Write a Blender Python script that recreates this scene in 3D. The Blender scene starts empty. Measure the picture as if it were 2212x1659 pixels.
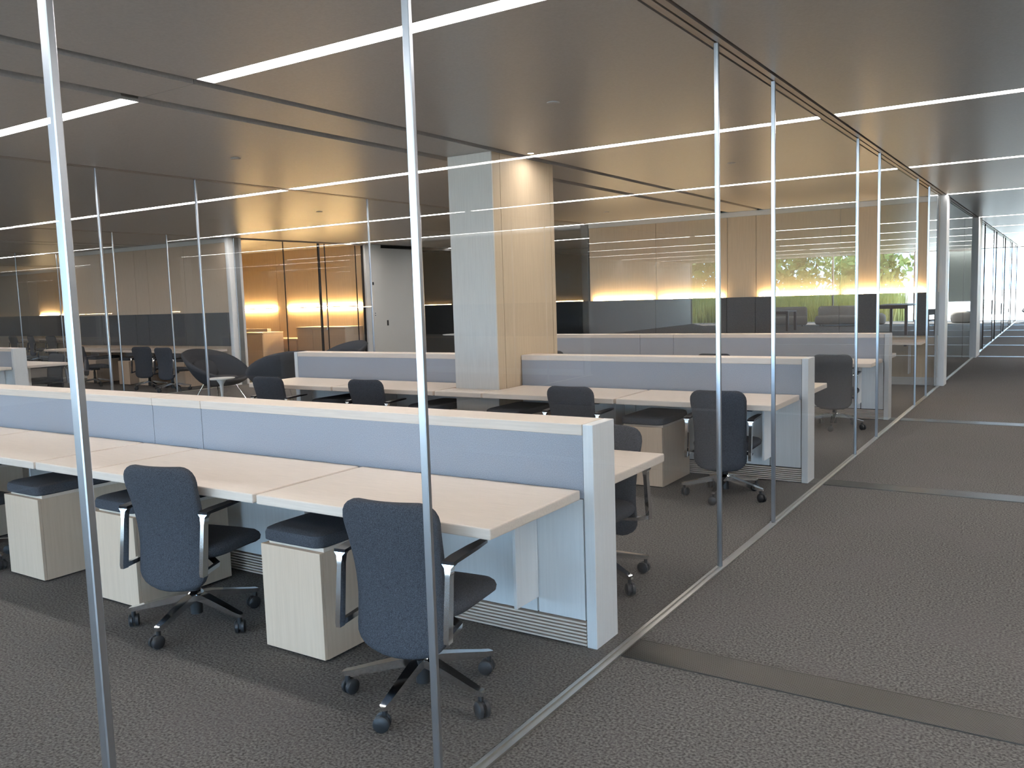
import bpy, bmesh, math
from mathutils import Vector, Matrix

S = bpy.context.scene
COL = S.collection
PI = math.pi

# ------------------------------------------------------------------ camera
H = 1.6
YAW, PIT, ROL, F = 0.577314, -0.102275, -0.031733, 1839.3
fwd = Vector((-math.sin(YAW) * math.cos(PIT), math.cos(YAW) * math.cos(PIT), math.sin(PIT)))
rt = Vector((math.cos(YAW), math.sin(YAW), 0))
up = rt.cross(fwd)
r2 = rt * math.cos(ROL) + up * math.sin(ROL)
u2 = -rt * math.sin(ROL) + up * math.cos(ROL)
cd = bpy.data.cameras.new('camera')
cd.sensor_fit = 'HORIZONTAL'
cd.sensor_width = 36.0
cd.lens = F / 2212 * 36.0
cd.clip_start = 0.05
cd.clip_end = 400
cam = bpy.data.objects.new('camera', cd)
COL.objects.link(cam)
M = Matrix.Identity(4)
for i in range(3):
    M[i][0], M[i][1], M[i][2] = r2[i], u2[i], -fwd[i]
M[2][3] = H
cam.matrix_world = M
S.camera = cam

# ------------------------------------------------------------------ sky, sun, exposure
W = bpy.data.worlds.new('sky')
S.world = W
W.use_nodes = True
wn = W.node_tree.nodes
wl = W.node_tree.links
bg = wn.get('Background') or wn.new('ShaderNodeBackground')
wo = wn.get('World Output') or wn.new('ShaderNodeOutputWorld')
wl.new(bg.outputs[0], wo.inputs[0])
bg.inputs[0].default_value = (0.42, 0.69, 1.0, 1)
bg.inputs[1].default_value = 8.0
sd = bpy.data.lights.new('sun', 'SUN')
sd.energy = 24.0
sd.angle = 0.01
sd.color = (1.0, 0.95, 0.86)
so = bpy.data.objects.new('sun', sd)
COL.objects.link(so)
so.rotation_euler = (math.radians(-38), math.radians(28), 0)
vs = S.view_settings
vs.view_transform = 'Standard'
vs.look = 'None'
vs.gamma = 1.0
vs.use_curve_mapping = False
vs.exposure = 0.30
LIGHT_E = 25.0          # emission of the ceiling strips
WARM_E = 100.0           # emission of the warm shelf strips
try:
    S.cycles.use_denoising = True
    S.cycles.max_bounces = 10
    S.cycles.diffuse_bounces = 4
    S.cycles.glossy_bounces = 5
    S.cycles.transmission_bounces = 4
    S.cycles.transparent_max_bounces = 40
    S.cycles.sample_clamp_indirect = 6.0
    S.cycles.caustics_reflective = False
    S.cycles.caustics_refractive = False
except Exception:
    pass

# ------------------------------------------------------------------ materials
MAT = {}


def nodes(name):
    m = bpy.data.materials.new(name)
    m.use_nodes = True
    nt = m.node_tree
    b = nt.nodes.get('Principled BSDF')
    MAT[name] = m
    return m, nt, b


def plain(name, col, rough=0.5, metal=0.0, spec=0.5):
    m, nt, b = nodes(name)
    b.inputs['Base Color'].default_value = (*col, 1)
    b.inputs['Roughness'].default_value = rough
    b.inputs['Metallic'].default_value = metal
    b.inputs['Specular IOR Level'].default_value = spec
    return m


def noisy(name, c0, c1, scale, stretch=(1, 1, 1), rough=0.6, spec=0.4, bump=0.0, detail=4.0, lo=0.35, hi=0.65, big=None):
    """two-tone noise in object space; 'big' adds a second, broad tint (colour, scale, amount)"""
    m, nt, b = nodes(name)
    N, L = nt.nodes, nt.links
    tc = N.new('ShaderNodeTexCoord')
    mp = N.new('ShaderNodeMapping')
    mp.inputs['Scale'].default_value = stretch
    L.new(tc.outputs['Object'], mp.inputs[0])
    nz = N.new('ShaderNodeTexNoise')
    nz.inputs['Scale'].default_value = scale
    nz.inputs['Detail'].default_value = detail
    L.new(mp.outputs[0], nz.inputs['Vector'])
    cr = N.new('ShaderNodeValToRGB')
    cr.color_ramp.elements[0].position = lo
    cr.color_ramp.elements[0].color = (*c0, 1)
    cr.color_ramp.elements[1].position = hi
    cr.color_ramp.elements[1].color = (*c1, 1)
    L.new(nz.outputs['Fac'], cr.inputs[0])
    out = cr.outputs[0]
    if big:
        n2 = N.new('ShaderNodeTexNoise')
        n2.inputs['Scale'].default_value = big[1]
        n2.inputs['Detail'].default_value = 2
        L.new(tc.outputs['Object'], n2.inputs['Vector'])
        r3 = N.new('ShaderNodeMapRange')
        r3.inputs['From Min'].default_value = 0.5
        r3.inputs['From Max'].default_value = 0.62
        r3.inputs['To Max'].default_value = big[2]
        L.new(n2.outputs['Fac'], r3.inputs['Value'])
        mx = N.new('ShaderNodeMix')
        mx.data_type = 'RGBA'
        mx.inputs['B'].default_value = (*big[0], 1) if False else (0, 0, 0, 1)
        L.new(r3.outputs[0], mx.inputs[0])
        L.new(out, mx.inputs[6])
        mx.inputs[7].default_value = (*big[0], 1)
        out = mx.outputs[2]
    L.new(out, b.inputs['Base Color'])
    b.inputs['Roughness'].default_value = rough
    b.inputs['Specular IOR Level'].default_value = spec
    if bump:
        bp = N.new('ShaderNodeBump')
        bp.inputs['Strength'].default_value = bump
        bp.inputs['Distance'].default_value = 0.004
        L.new(nz.outputs['Fac'], bp.inputs['Height'])
        L.new(bp.outputs[0], b.inputs['Normal'])
    return m


def emit(name, col, e):
    m = bpy.data.materials.new(name)
    m.use_nodes = True
    nt = m.node_tree
    nt.nodes.clear()
    o = nt.nodes.new('ShaderNodeOutputMaterial')
    em = nt.nodes.new('ShaderNodeEmission')
    em.inputs[0].default_value = (*col, 1)
    em.inputs[1].default_value = e
    nt.links.new(em.outputs[0], o.inputs[0])
    MAT[name] = m
    return m


def glass(name, tint, ior):
    """clear sheet glass: see-through plus a Fresnel mirror"""
    m = bpy.data.materials.new(name)
    m.use_nodes = True
    nt = m.node_tree
    nt.nodes.clear()
    N, L = nt.nodes, nt.links
    o = N.new('ShaderNodeOutputMaterial')
    mx = N.new('ShaderNodeMixShader')
    tr = N.new('ShaderNodeBsdfTransparent')
    tr.inputs[0].default_value = (*tint, 1)
    gl = N.new('ShaderNodeBsdfGlossy')
    gl.inputs['Color'].default_value = (0.95, 0.97, 0.97, 1)
    gl.inputs['Roughness'].default_value = 0.0
    fr = N.new('ShaderNodeFresnel')
    fr.inputs['IOR'].default_value = ior
    gm = N.new('ShaderNodeNewGeometry')
    mul = N.new('ShaderNodeMath')     # only the outward face mirrors; the inner face would mirror totally
    mul.operation = 'MULTIPLY'
    inv = N.new('ShaderNodeMath')
    inv.operation = 'SUBTRACT'
    inv.inputs[0].default_value = 1.0
    L.new(gm.outputs['Backfacing'], inv.inputs[1])
    L.new(fr.outputs[0], mul.inputs[0])
    L.new(inv.outputs[0], mul.inputs[1])
    L.new(mul.outputs[0], mx.inputs[0])
    L.new(tr.outputs[0], mx.inputs[1])
    L.new(gl.outputs[0], mx.inputs[2])
    L.new(mx.outputs[0], o.inputs[0])
    MAT[name] = m
    return m


noisy('carpet', (0.066, 0.061, 0.056), (0.21, 0.196, 0.182), 95, rough=0.95, spec=0.1, bump=0.6, detail=3, lo=0.34, hi=0.68,
      big=((0.15, 0.132, 0.129), 1.6, 0.25))
noisy('ceiling_board', (0.40, 0.38, 0.365), (0.455, 0.433, 0.415), 60, rough=0.34, spec=0.34, detail=5, lo=0.3, hi=0.7)
plain('slot_board', (0.20, 0.188, 0.178), 0.9)
plain('void', (0.018, 0.017, 0.016), 0.9)  # near-black; shade inside gaps and hollows put into the colour
noisy('pale_wood', (0.745, 0.73, 0.705), (0.785, 0.77, 0.745), 9, stretch=(9, 9, 0.4), rough=0.45, spec=0.35)
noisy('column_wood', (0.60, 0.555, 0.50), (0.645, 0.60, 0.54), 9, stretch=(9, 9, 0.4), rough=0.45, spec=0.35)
noisy('beige_wood', (0.60, 0.46, 0.335), (0.64, 0.495, 0.365), 9, stretch=(9, 9, 0.4), rough=0.45, spec=0.35)
noisy('pale_wood_flat', (0.70, 0.59, 0.49), (0.76, 0.645, 0.54), 9, stretch=(0.6, 14, 14), rough=0.42, spec=0.4)
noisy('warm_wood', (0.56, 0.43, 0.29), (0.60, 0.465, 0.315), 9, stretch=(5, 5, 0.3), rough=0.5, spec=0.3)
noisy('screen_fabric', (0.30, 0.315, 0.345), (0.385, 0.40, 0.435), 240, rough=0.95, spec=0.1, detail=2, bump=0.15)
noisy('wall_fabric', (0.10, 0.10, 0.102), (0.135, 0.135, 0.138), 160, rough=0.95, spec=0.1, detail=2)
noisy('chair_fabric', (0.038, 0.041, 0.048), (0.085, 0.090, 0.102), 300, rough=0.95, spec=0.12, detail=2, bump=0.2)
noisy('lounge_fabric', (0.036, 0.037, 0.041), (0.065, 0.066, 0.071), 200, rough=0.95, spec=0.12, detail=2)
noisy('sofa_fabric', (0.36, 0.345, 0.32), (0.46, 0.44, 0.41), 120, rough=0.95, spec=0.1, detail=2)
plain('white_paint', (0.66, 0.64, 0.60), 0.5)
plain('grey_paint', (0.33, 0.37, 0.35), 0.45)
plain('ceiling_daylight_tint', (0.36, 0.55, 0.60), 0.5)  # blue daylight on the small room's ceiling, put into the board colour
plain('chrome', (0.78, 0.79, 0.80), 0.10, 1.0)
plain('alu', (0.50, 0.52, 0.55), 0.30, 1.0)
plain('alu_flat', (0.62, 0.60, 0.56), 0.38, 1.0)
plain('bronze_alu', (0.40, 0.35, 0.31), 0.4, 0.4)
plain('black_plastic', (0.022, 0.023, 0.025), 0.45)
plain('black', (0.008, 0.008, 0.008), 0.7)
plain('dark_metal', (0.03, 0.03, 0.035), 0.3, 0.6)
plain('grille_metal', (0.17, 0.16, 0.148), 0.32, 0.9)
plain('white_top', (0.70, 0.69, 0.66), 0.35)
plain('backlit_post', (0.05, 0.042, 0.036), 0.7)  # far posts seen against the light; that darkness is put into the colour
plain('dark_wood', (0.10, 0.065, 0.045), 0.45)
noisy('outdoor_ground', (0.50, 0.48, 0.42), (0.66, 0.63, 0.56), 0.4, rough=0.95, spec=0.1)
noisy('leaf', (0.10, 0.17, 0.035), (0.26, 0.30, 0.08), 2.2, rough=0.7, spec=0.2)
noisy('dry_grass', (0.34, 0.33, 0.10), (0.55, 0.50, 0.20), 3.0, rough=0.8, spec=0.1)
plain('bark', (0.12, 0.09, 0.07), 0.9)
emit('strip_light', (1.0, 0.97, 0.95), LIGHT_E)
emit('warm_light', (1.0, 0.72, 0.38), WARM_E)
emit('pantry_light', (1.0, 0.66, 0.29), 160.0)
emit('spot_light', (1.0, 0.85, 0.62), 30.0)
glass('pane_glass', (0.985, 0.987, 0.987), 1.5)


# ------------------------------------------------------------------ mesh helpers
class MB:
    def __init__(s):
        s.v, s.f = [], []

    def add(s, v, f):
        n = len(s.v)
        s.v += [tuple(p) for p in v]
        s.f += [tuple(i + n for i in q) for q in f]
        return s

    def box(s, x0, x1, y0, y1, z0, z1):
        return s.add([(x0, y0, z0), (x1, y0, z0), (x1, y1, z0), (x0, y1, z0), (x0, y0, z1), (x1, y0, z1), (x1, y1, z1), (x0, y1, z1)],
                     [(0, 3, 2, 1), (4, 5, 6, 7), (0, 1, 5, 4), (1, 2, 6, 5), (2, 3, 7, 6), (3, 0, 4, 7)])

    def rbox(s, x0, x1, y0, y1, z0, z1, r=0.005, seg=2):
        bm = bmesh.new()
        bmesh.ops.create_cube(bm, size=1)
        for v in bm.verts:
            v.co = Vector((x0 + (v.co.x + .5) * (x1 - x0), y0 + (v.co.y + .5) * (y1 - y0), z0 + (v.co.z + .5) * (z1 - z0)))
        bmesh.ops.bevel(bm, geom=bm.edges[:], offset=r, segments=seg, profile=0.5, affect='EDGES')
        bm.verts.index_update()
        s.add([v.co[:] for v in bm.verts], [[v.index for v in f.verts] for f in bm.faces])
        bm.free()
        return s

    def rings(s, rings, cap0=True, cap1=True):
        """loft of closed rings with equal counts"""
        n = len(rings[0])
        v = [p for r in rings for p in r]
        f = []
        for i in range(len(rings) - 1):
            for j in range(n):
                k = (j + 1) % n
                f.append((i * n + j, i * n + k, (i + 1) * n + k, (i + 1) * n + j))
        if cap0:
            f.append(tuple(range(n - 1, -1, -1)))
        if cap1:
            f.append(tuple((len(rings) - 1) * n + j for j in range(n)))
        return s.add(v, f)

    def lathe(s, prof, n=20, cx=0, cy=0):
        return s.rings([[(cx + r * math.cos(2 * PI * j / n), cy + r * math.sin(2 * PI * j / n), z) for j in range(n)] for r, z in prof])

    def tube(s, pts, rad, n=8):
        pts = [Vector(p) for p in pts]
        if not isinstance(rad, (list, tuple)):
            rad = [rad] * len(pts)
        rg = []
        for i, p in enumerate(pts):
            d = (pts[min(i + 1, len(pts) - 1)] - pts[max(i - 1, 0)]).normalized()
            a = d.cross(Vector((0, 0, 1)))
            if a.length < 1e-3:
                a = Vector((1, 0, 0))
            a.normalize()
            b = a.cross(d)
            rg.append([p + (a * math.cos(2 * PI * j / n) + b * math.sin(2 * PI * j / n)) * rad[i] for j in range(n)])
        return s.rings(rg)

    def bar(s, secs):
        """loft of rectangular sections: list of (centre, half-vector a, half-vector b)"""
        rg = []
        for c, a, b in secs:
            c, a, b = Vector(c), Vector(a), Vector(b)
            rg.append([c - a - b, c + a - b, c + a + b, c - a + b])
        return s.rings(rg)

    def mesh(s, name, mat, smooth=False):
        me = bpy.data.meshes.new(name)
        me.from_pydata(s.v, [], s.f)
        bm = bmesh.new()
        bm.from_mesh(me)
        bmesh.ops.recalc_face_normals(bm, faces=bm.faces[:])
        bm.to_mesh(me)
        bm.free()
        me.materials.append(MAT[mat])
        if smooth:
            me.polygons.foreach_set('use_smooth', [True] * len(me.polygons))
            try:
                me.set_sharp_from_angle(angle=math.radians(42))
            except Exception:
                pass
        me.update()
        return me

    def obj(s, name, mat, parent=None, smooth=False):
        return link(name, s.mesh(name, mat, smooth), parent)


def link(name, me, parent=None, loc=None):
    o = bpy.data.objects.new(name, me)
    COL.objects.link(o)
    if parent is not None:
        o.parent = parent
    if loc:
        o.location = loc
    return o


def empty(name, loc=(0, 0, 0), rz=0.0):
    o = bpy.data.objects.new(name, None)
    o.empty_display_size = 0.1
    COL.objects.link(o)
    o.location = loc
    o.rotation_euler = (0, 0, rz)
    return o


def tag(o, label, cat, group=None):
    o['label'] = label
    o['category'] = cat
    if group:
        o['group'] = group
    return o


def structure(o, label=None):
    o['kind'] = 'structure'
    if label:
        o['label'] = label
    return o


def copy_tree(o, parent=None):
    c = o.copy()
    COL.objects.link(c)
    c.parent = parent
    for ch in list(o.children):
        copy_tree(ch, c)
    return c


def superring(cx, cy, hx, hy, z, n=28, p=4.0):
    out = []
    for j in range(n):
        t = 2 * PI * j / n
        c, s_ = math.cos(t), math.sin(t)
        out.append((cx + hx * math.copysign(abs(c) ** (2 / p), c), cy + hy * math.copysign(abs(s_) ** (2 / p), s_), z))
    return out


# ------------------------------------------------------------------ grid of the building
CZ = 2.94                       # ceiling height
XW = -1.634                     # corridor glass wall
X2 = -7.76                      # glass wall between the office and the lounge
X3 = -14.0                      # glass wall of the next office and the pantry
X4 = -20.0
MOD = 3.765
ROWS = [3.44 + MOD * k for k in range(-2, 4)]        # -4.09 ... 14.735
YB = 14.74                      # lit back wall of the office
YS = -7.2                       # window wall behind the camera
YE = 39.6                       # window wall at the end of the corridor
XL, XR = -33.0, 12.0
ORD = ['first', 'second', 'third', 'fourth', 'fifth', 'sixth', 'seventh', 'eighth', 'ninth', 'tenth', 'eleventh', 'twelfth']

# ------------------------------------------------------------------ floor and outside ground
f = MB().box(XL, XR, YS, YE + 0.2, -0.2, 0.0).obj('floor', 'carpet')
structure(f, 'grey-brown speckled carpet floor of the whole storey')
g = MB().box(-120, 140, -120, 200, -0.5, -0.22).obj('ground', 'outdoor_ground')
structure(g, 'pale sunlit ground outside the windows')

# ------------------------------------------------------------------ ceiling
ceil = structure(MB().box(XL, XR, YS - 0.3, YE + 0.6, CZ + 0.10, CZ + 0.4).obj('ceiling', 'slot_board'), 'dark void above the ceiling boards')


def cpanel(x0, x1, y0, y1, mat='ceiling_board'):
    MB().box(x0, x1, y0, y1, CZ, CZ + 0.05).obj('ceiling_panel', mat, ceil)


LH = 0.062                       # half width of a strip light
edges = [YS] + ROWS + [None]


def bay_panels(x0, x1, rows, yend):
    ys = YS
    for yr in rows:
        cpanel(x0, x1, ys, yr - LH)
        ys = yr + LH
    if yend > ys + 0.05:
        cpanel(x0, x1, ys, yend)


def strip_panels(x0, x1, rows, yend):
    ys = YS
    for yr in rows:
        cpanel(x0, x1, ys, yr - 0.003)
        ys = yr + 0.003
    cpanel(x0, x1, ys, yend)


RA = ROWS[:5]
bay_panels(-4.37, -1.70, RA, YB)
strip_panels(-4.98, -4.47, RA, YB)
bay_panels(X2 + 0.06, -5.12, RA, YB)
bay_panels(X3 + 0.05, X2 - 0.06, ROWS + [18.5, 22.3], 26.0)
bay_panels(-16.6, X3 - 0.05, RA[:4], 11.3)
strip_panels(-17.2, -16.7, RA[:4], 11.3)
bay_panels(X4 + 0.05, -17.3, RA[:4], 11.3)
bay_panels(-25.4, X4 - 0.05, RA, YB + 0.6)
bay_panels(XL, -25.5, RA, YB + 0.6)
for y0, y1 in ((11.3, 13.3), (13.306, 15.4)):
    cpanel(X4, X3 - 0.05, y0, y1, 'ceiling_board')
RC = ROWS + [20.5 + MOD * k for k in range(6)]
bay_panels(-1.57, 4.55, RC, YE)
bay_panels(4.65, XR, RC, YE)
cpanel(X2, -1.70, 21.3, YE)
cpanel(X2, -1.70, 15.05, 20.5, 'ceiling_daylight_tint')
cpanel(XL, X3, 15.4, YE)

# ------------------------------------------------------------------ strip lights


def strip(x0, x1, y, label):
    t = empty('strip_light', ((x0 + x1) / 2, y, CZ))
    hx = (x1 - x0) / 2
    MB().box(-hx + 0.006, hx - 0.006, -LH + 0.001, LH - 0.001, 0.004, 0.02).obj('diffuser', 'strip_light', t)
    for sx in (-1, 1):
        MB().box(sx * hx - 0.006 * (sx > 0), sx * hx + 0.006 * (sx < 0), -LH + 0.001, LH - 0.001, 0.0005, 0.0199).obj('end_cap', 'ceiling_board', t)
    MB().box(-hx, hx, -LH + 0.001, LH - 0.001, 0.02, 0.055).obj('housing', 'alu_flat', t)
    tag(t, label, 'ceiling light', 'white recessed strip lights in the ceiling')


RN = {0: 'behind the camera position farthest back', 1: 'just behind the doorway glass', 2: 'above the nearest desk partition',
      3: 'above the middle desk partition', 4: 'above the rear desk partition'}
for k, y in enumerate(RA):
    strip(-4.37, -1.70, y, f'long white strip light {RN[k]}, corridor half of the office')
    strip(X2 + 0.06, -5.12, y, f'long white strip light {RN[k]}, lounge half of the office')
for k, y in enumerate(ROWS + [18.5]):
    strip(X3 + 0.05, X2 - 0.06, y, f'white strip light over the lounge, {ORD[k]} one going deeper')
for k, y in enumerate(RA[:4]):
    strip(-16.6, X3 - 0.05, y, f'white strip light in the next office by the lounge glass, {ORD[k]} going deeper')
    strip(X4 + 0.05, -17.3, y, f'white strip light in the next office, far half, {ORD[k]} going deeper')
for k, y in enumerate(RA):
    strip(-25.4, X4 - 0.05, y, f'white strip light in the far hallway at the left edge, {ORD[k]} going deeper')
for k, y in enumerate(RC):
    strip(-1.57, 4.55, y, f'white strip light across the corridor ceiling, {ORD[k]} one going deeper')
for k, y in enumerate(RC):
    strip(4.65, XR - 0.05, y, f'white strip light beyond the corridor in the open area, {ORD[k]} going deeper')

# ceiling sensors
for x, y, lb in ((-3.045, 5.316, 'over the first aisle, corridor side'),
                 (-6.424, 5.344, 'over the first aisle, lounge side'),
                 (-3.028, 9.06, 'over the second aisle, corridor side'),
                 (-9.30, 9.21, 'over the lounge chairs'),
                 (-6.413, 12.87, 'over the aisle before the lit back wall')):
    o = MB().lathe([(0.045, 0), (0.045, -0.006), (0.028, -0.012), (0.02, -0.012)], 18).obj('ceiling_sensor', 'ceiling_board', None, True)
    o.location = (x, y, CZ)
    tag(o, 'small round flush ceiling sensor ' + lb, 'sensor')

# ------------------------------------------------------------------ outer shell
structure(MB().box(XL - 0.2, XL, YS, YE, 0, CZ + 0.1).obj('wall_left', 'white_paint'))
n = 0


def window_wall(axis, a0, a1, pos, step, name):
    """floor-to-ceiling glazing along x (axis 0) or y (axis 1)"""
    e = structure(empty(name), 'floor-to-ceiling window wall with slim dark frames')
    n = max(1, round((a1 - a0) / step))
    st = (a1 - a0) / n

    def bx(p0, p1, d0, d1, z0, z1, nm, mt):
        if axis == 0:
            MB().box(p0, p1, pos + d0, pos + d1, z0, z1).obj(nm, mt, e)
        else:
            MB().box(pos + d0, pos + d1, p0, p1, z0, z1).obj(nm, mt, e)
    bx(a0, a1, -0.05, 0.05, 0, 0.03, 'window_sill', 'alu')
    bx(a0, a1, -0.05, 0.05, CZ - 0.03, CZ, 'window_head', 'white_top')
    for i in range(n + 1):
        c = a0 + st * i
        bx(c - 0.03, c + 0.03, -0.06, 0.06, 0.03, CZ - 0.03, 'mullion', 'bronze_alu')
    for i in range(n):
        bx(a0 + st * i + 0.03, a0 + st * (i + 1) - 0.03, -0.006, 0.006, 0.03, CZ - 0.03, 'pane', 'pane_glass')


window_wall(0, X3, XR, YS, 3.75, 'window_1')
structure(MB().box(XL, X3 - 0.05, YS - 0.1, YS + 0.1, 0, CZ + 0.1).obj('wall_near_light_block', 'white_paint'))  # unseen solid stretch, added to keep daylight off the next office
window_wall(0, X2, XR, YE, 3.3, 'window_2')
structure(MB().box(XL, X2 - 0.05, YE - 0.1, YE + 0.1, 0, CZ + 0.1).obj('wall_end', 'white_paint'))
structure(MB().box(XR, XR + 0.2, YS, YE, 0, CZ + 0.1).obj('wall_right', 'white_paint'))

# ------------------------------------------------------------------ glass partitions


def glass_wall(name, x, y0, y1, gaps, label, post='alu', extra=()):
    """full-height glazing in the plane x; 'gaps' are open doorways (ya, yb)"""
    e = structure(empty(name, (x, 0, 0)), label)
    cuts = []
    ys = y0
    for ya, yb in gaps:
        if ya > ys:
            cuts.append((ys, ya))
        ys = yb
    if ys < y1:
        cuts.append((ys, y1))
    # floor rail: plain sill in doorways, grooved under the glass
    for ya, yb in gaps:
        MB().box(-0.023, 0.025, ya, yb, 0, 0.006).obj('threshold', 'alu_flat', e)
    for ya, yb in cuts:
        m = MB()
        m.box(-0.023, -0.007, ya, yb, 0, 0.010)
        m.box(0.007, 0.025, ya, yb, 0, 0.010)
        m.box(-0.007, 0.007, ya, yb, 0, 0.002)
        m.obj('floor_rail', 'alu_flat', e)
        MB().box(-0.0055, 0.0055, ya + 0.002, yb - 0.002, 0.003, CZ - 0.012).obj('pane', 'pane_glass', e)
    # head track: two bronze lips and a pale soffit between them
    MB().box(-0.045, -0.007, y0, y1, CZ - 0.004, CZ + 0.03).obj('head_track', 'bronze_alu', e)
    MB().box(0.007, 0.045, y0, y1, CZ - 0.004, CZ + 0.03).obj('head_track', 'bronze_alu', e)
    MB().box(-0.007, 0.007, y0, y1, CZ + 0.012, CZ + 0.03).obj('head_groove', 'void', e)
    for ya, yb in gaps:
        for c in (ya - 0.009, yb + 0.009):
            if y0 + 0.05 < c < y1 - 0.05:
                MB().rbox(-0.0135, 0.0135, c - 0.009, c + 0.009, 0.0105, CZ - 0.004, 0.0025, 1).obj('door_post', post, e)
    for c in extra:
        MB().rbox(-0.0135, 0.0135, c - 0.009, c + 0.009, 0.0105, CZ - 0.004, 0.0025, 1).obj('door_post', post, e)
    return e


G1 = [(0.945, 2.0), (4.66, 5.72), (8.43, 9.50), (12.20, 13.27)]
glass_wall('wall_corridor_glass', XW, YS + 0.1, 14.70, [(-2.82, -1.76)] + G1,
           'frameless glass wall with open doorways between office and corridor')
G2 = [(1.0, 2.1), (4.80, 5.89), (8.57, 9.64), (12.3, 13.37)]
glass_wall('wall_lounge_glass', X2, YS + 0.1, 14.74, G2, 'glass wall with slim posts between office and lounge')
glass_wall('wall_next_office_glass', X3, YS + 0.1, 11.3, [(5.1, 6.2), (8.87, 9.93)], 'glass wall of the next office beyond the lounge')
glass_wall('wall_far_office_glass', X4, YS + 0.1, 11.3, [(6.5, 7.6), (10.27, 11.2)], 'farthest glass wall at the left edge')
glass_wall('wall_lobby_glass', XW, 15.1, 20.48, [], 'glass wall of the small room behind the lit wall')
glass_wall('wall_far_corridor_glass', XW, 21.32, 39.3, [(22.0, 23.05), (25.95, 27.0), (29.9, 30.95), (33.85, 34.9), (37.55, 38.6)],
           'long reflecting glass wall along the far corridor', 'backlit_post')
glass_wall('wall_open_area_glass', 4.6, YS + 0.1, 15.0, [(0.94, 2.0), (4.7, 5.76), (8.47, 9.53), (12.2, 13.27)],
           'glass wall on the other side of the corridor')

# ------------------------------------------------------------------ solid walls with warm shelf lights


def lit_wall(name, x0, x1, y, thick, label, joints, lights, upper='pale_wood', desk=True, dlabel='', desk_cuts=()):
    e = structure(empty(name, (0, y, 0)), label)
    MB().box(x0, x1, 0.02, thick, 0, CZ - 0.002).obj('wall_core', 'white_paint', e)
    xs = [x0] + list(joints) + [x1]
    for a, b in zip(xs[:-1], xs[1:]):
        MB().box(a + 0.004, b - 0.004, 0, 0.018, 1.462, CZ - 0.09).obj('upper_panel', upper, e)
        MB().box(a + 0.004, b - 0.004, -0.06, 0.018, 0.79, 1.462).obj('fabric_panel', 'wall_fabric', e)
        MB().box(a + 0.004, b - 0.004, -0.005, 0.018, 0.13, 0.785).obj('lower_panel', upper, e)
    MB().box(x0, x1, -0.012, 0.018, CZ - 0.085, CZ - 0.004).obj('head_band', 'white_paint', e)
    m = MB()
    for i in range(7):
        m.box(x0, x1, -0.008, 0.018, 0.012 + i * 0.0162, 0.022 + i * 0.0162)
    m.obj('vent_slats', 'white_paint', e)
    for i, (a, b) in enumerate(lights):
        t = empty('shelf_light', ((a + b) / 2, y - 0.036, 1.463))
        h = (b - a) / 2
        MB().box(-h, h, -0.012, 0.010, 0.004, 0.020).obj('diffuser', 'warm_light', t)
        MB().box(-h, h, -0.013, 0.011, 0.0, 0.004).obj('channel', 'alu_flat', t)
        tag(t, f'warm glowing shelf light on {dlabel}, {ORD[i]} from its lounge end', 'wall light', 'warm shelf lights on walls')
    return e


lit_wall('wall_back', X2 + 0.03, XW - 0.01, YB, 0.30, 'pale wood wall over a dark fabric band, washed by warm shelf lights',
         [-6.35, -5.005, -4.499, -3.115], [(-7.636, -6.41), (-6.285, -5.07), (-4.435, -3.174), (-3.05, -1.842)], 'warm_wood',
         dlabel='the office back wall')
o = structure(MB().rbox(XW - 0.02, XW + 0.075, 14.72, 15.06, 0.0, CZ - 0.003, 0.003, 1).obj('trim_1', 'pale_wood'), 'pale end post of the back wall at the corridor')
structure(MB().box(XW - 0.055, XW - 0.03, 14.60, 14.70, 0, CZ - 0.003).obj('trim_2', 'black'), 'dark reveal between glass and end post')
lit_wall('wall_next_office', X4 + 0.25, X3 - 0.05, 11.3, 0.28, 'pale panelled wall over a blue-grey fabric band in the next office',
         [-18.4, -17.114, -16.66, -15.4], [], 'beige_wood', dlabel='')
structure(MB().box(X3 - 0.05, X3 + 0.05, 11.28, 11.60, 0, CZ - 0.003).obj('trim_3', 'pale_wood'), 'pale end post of the next office wall')
structure(MB().rbox(X3 + 0.052, X3 + 0.075, 11.40, 11.52, 0.0, CZ - 0.003, 0.002, 1).obj('trim_4', 'alu'), 'bright metal edge strip beside the pantry')
lit_wall('wall_far_left', -32.8, -25.0, 15.3, 0.28, 'far lit wall at the left edge beyond two glass walls',
         [-29.2, -28.6, -27.3], [(-28.5, -27.4), (-27.2, -26.1)], 'warm_wood', dlabel='the far left wall')
lit_wall('wall_open_area', 4.65, XR - 0.02, YB, 0.30, 'lit back wall in the open area across the corridor',
         [7.2, 7.8, 9.8], [], 'warm_wood', dlabel='the wall across the corridor')
# small room behind the lit wall, and the next wall block
structure(MB().box(X2, XW - 0.06, 20.5, 21.3, 0, CZ - 0.003).obj('wall_lobby_back', 'grey_paint'), 'grey-green wall behind the small glazed room')
structure(MB().box(XW - 0.20, XW - 0.19, 20.46, 20.5, 0, CZ - 0.003).obj('trim_5', 'void'), 'thin dark joint in the grey-green wall')
structure(MB().rbox(XW - 0.058, XW + 0.07, 20.45, 21.31, 0, CZ - 0.003, 0.003, 1).obj('trim_6', 'pale_wood'), 'pale end post of the second wall block at the corridor')
structure(MB().box(X2 - 0.05, X2 + 0.03, YB + 0.31, 20.5, 0, CZ - 0.003).obj('wall_lobby_left', 'grey_paint'))
structure(MB().box(X2 - 0.05, X2 + 0.03, 21.3, YE, 0, CZ - 0.003).obj('wall_far_rooms', 'white_paint'))

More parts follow.
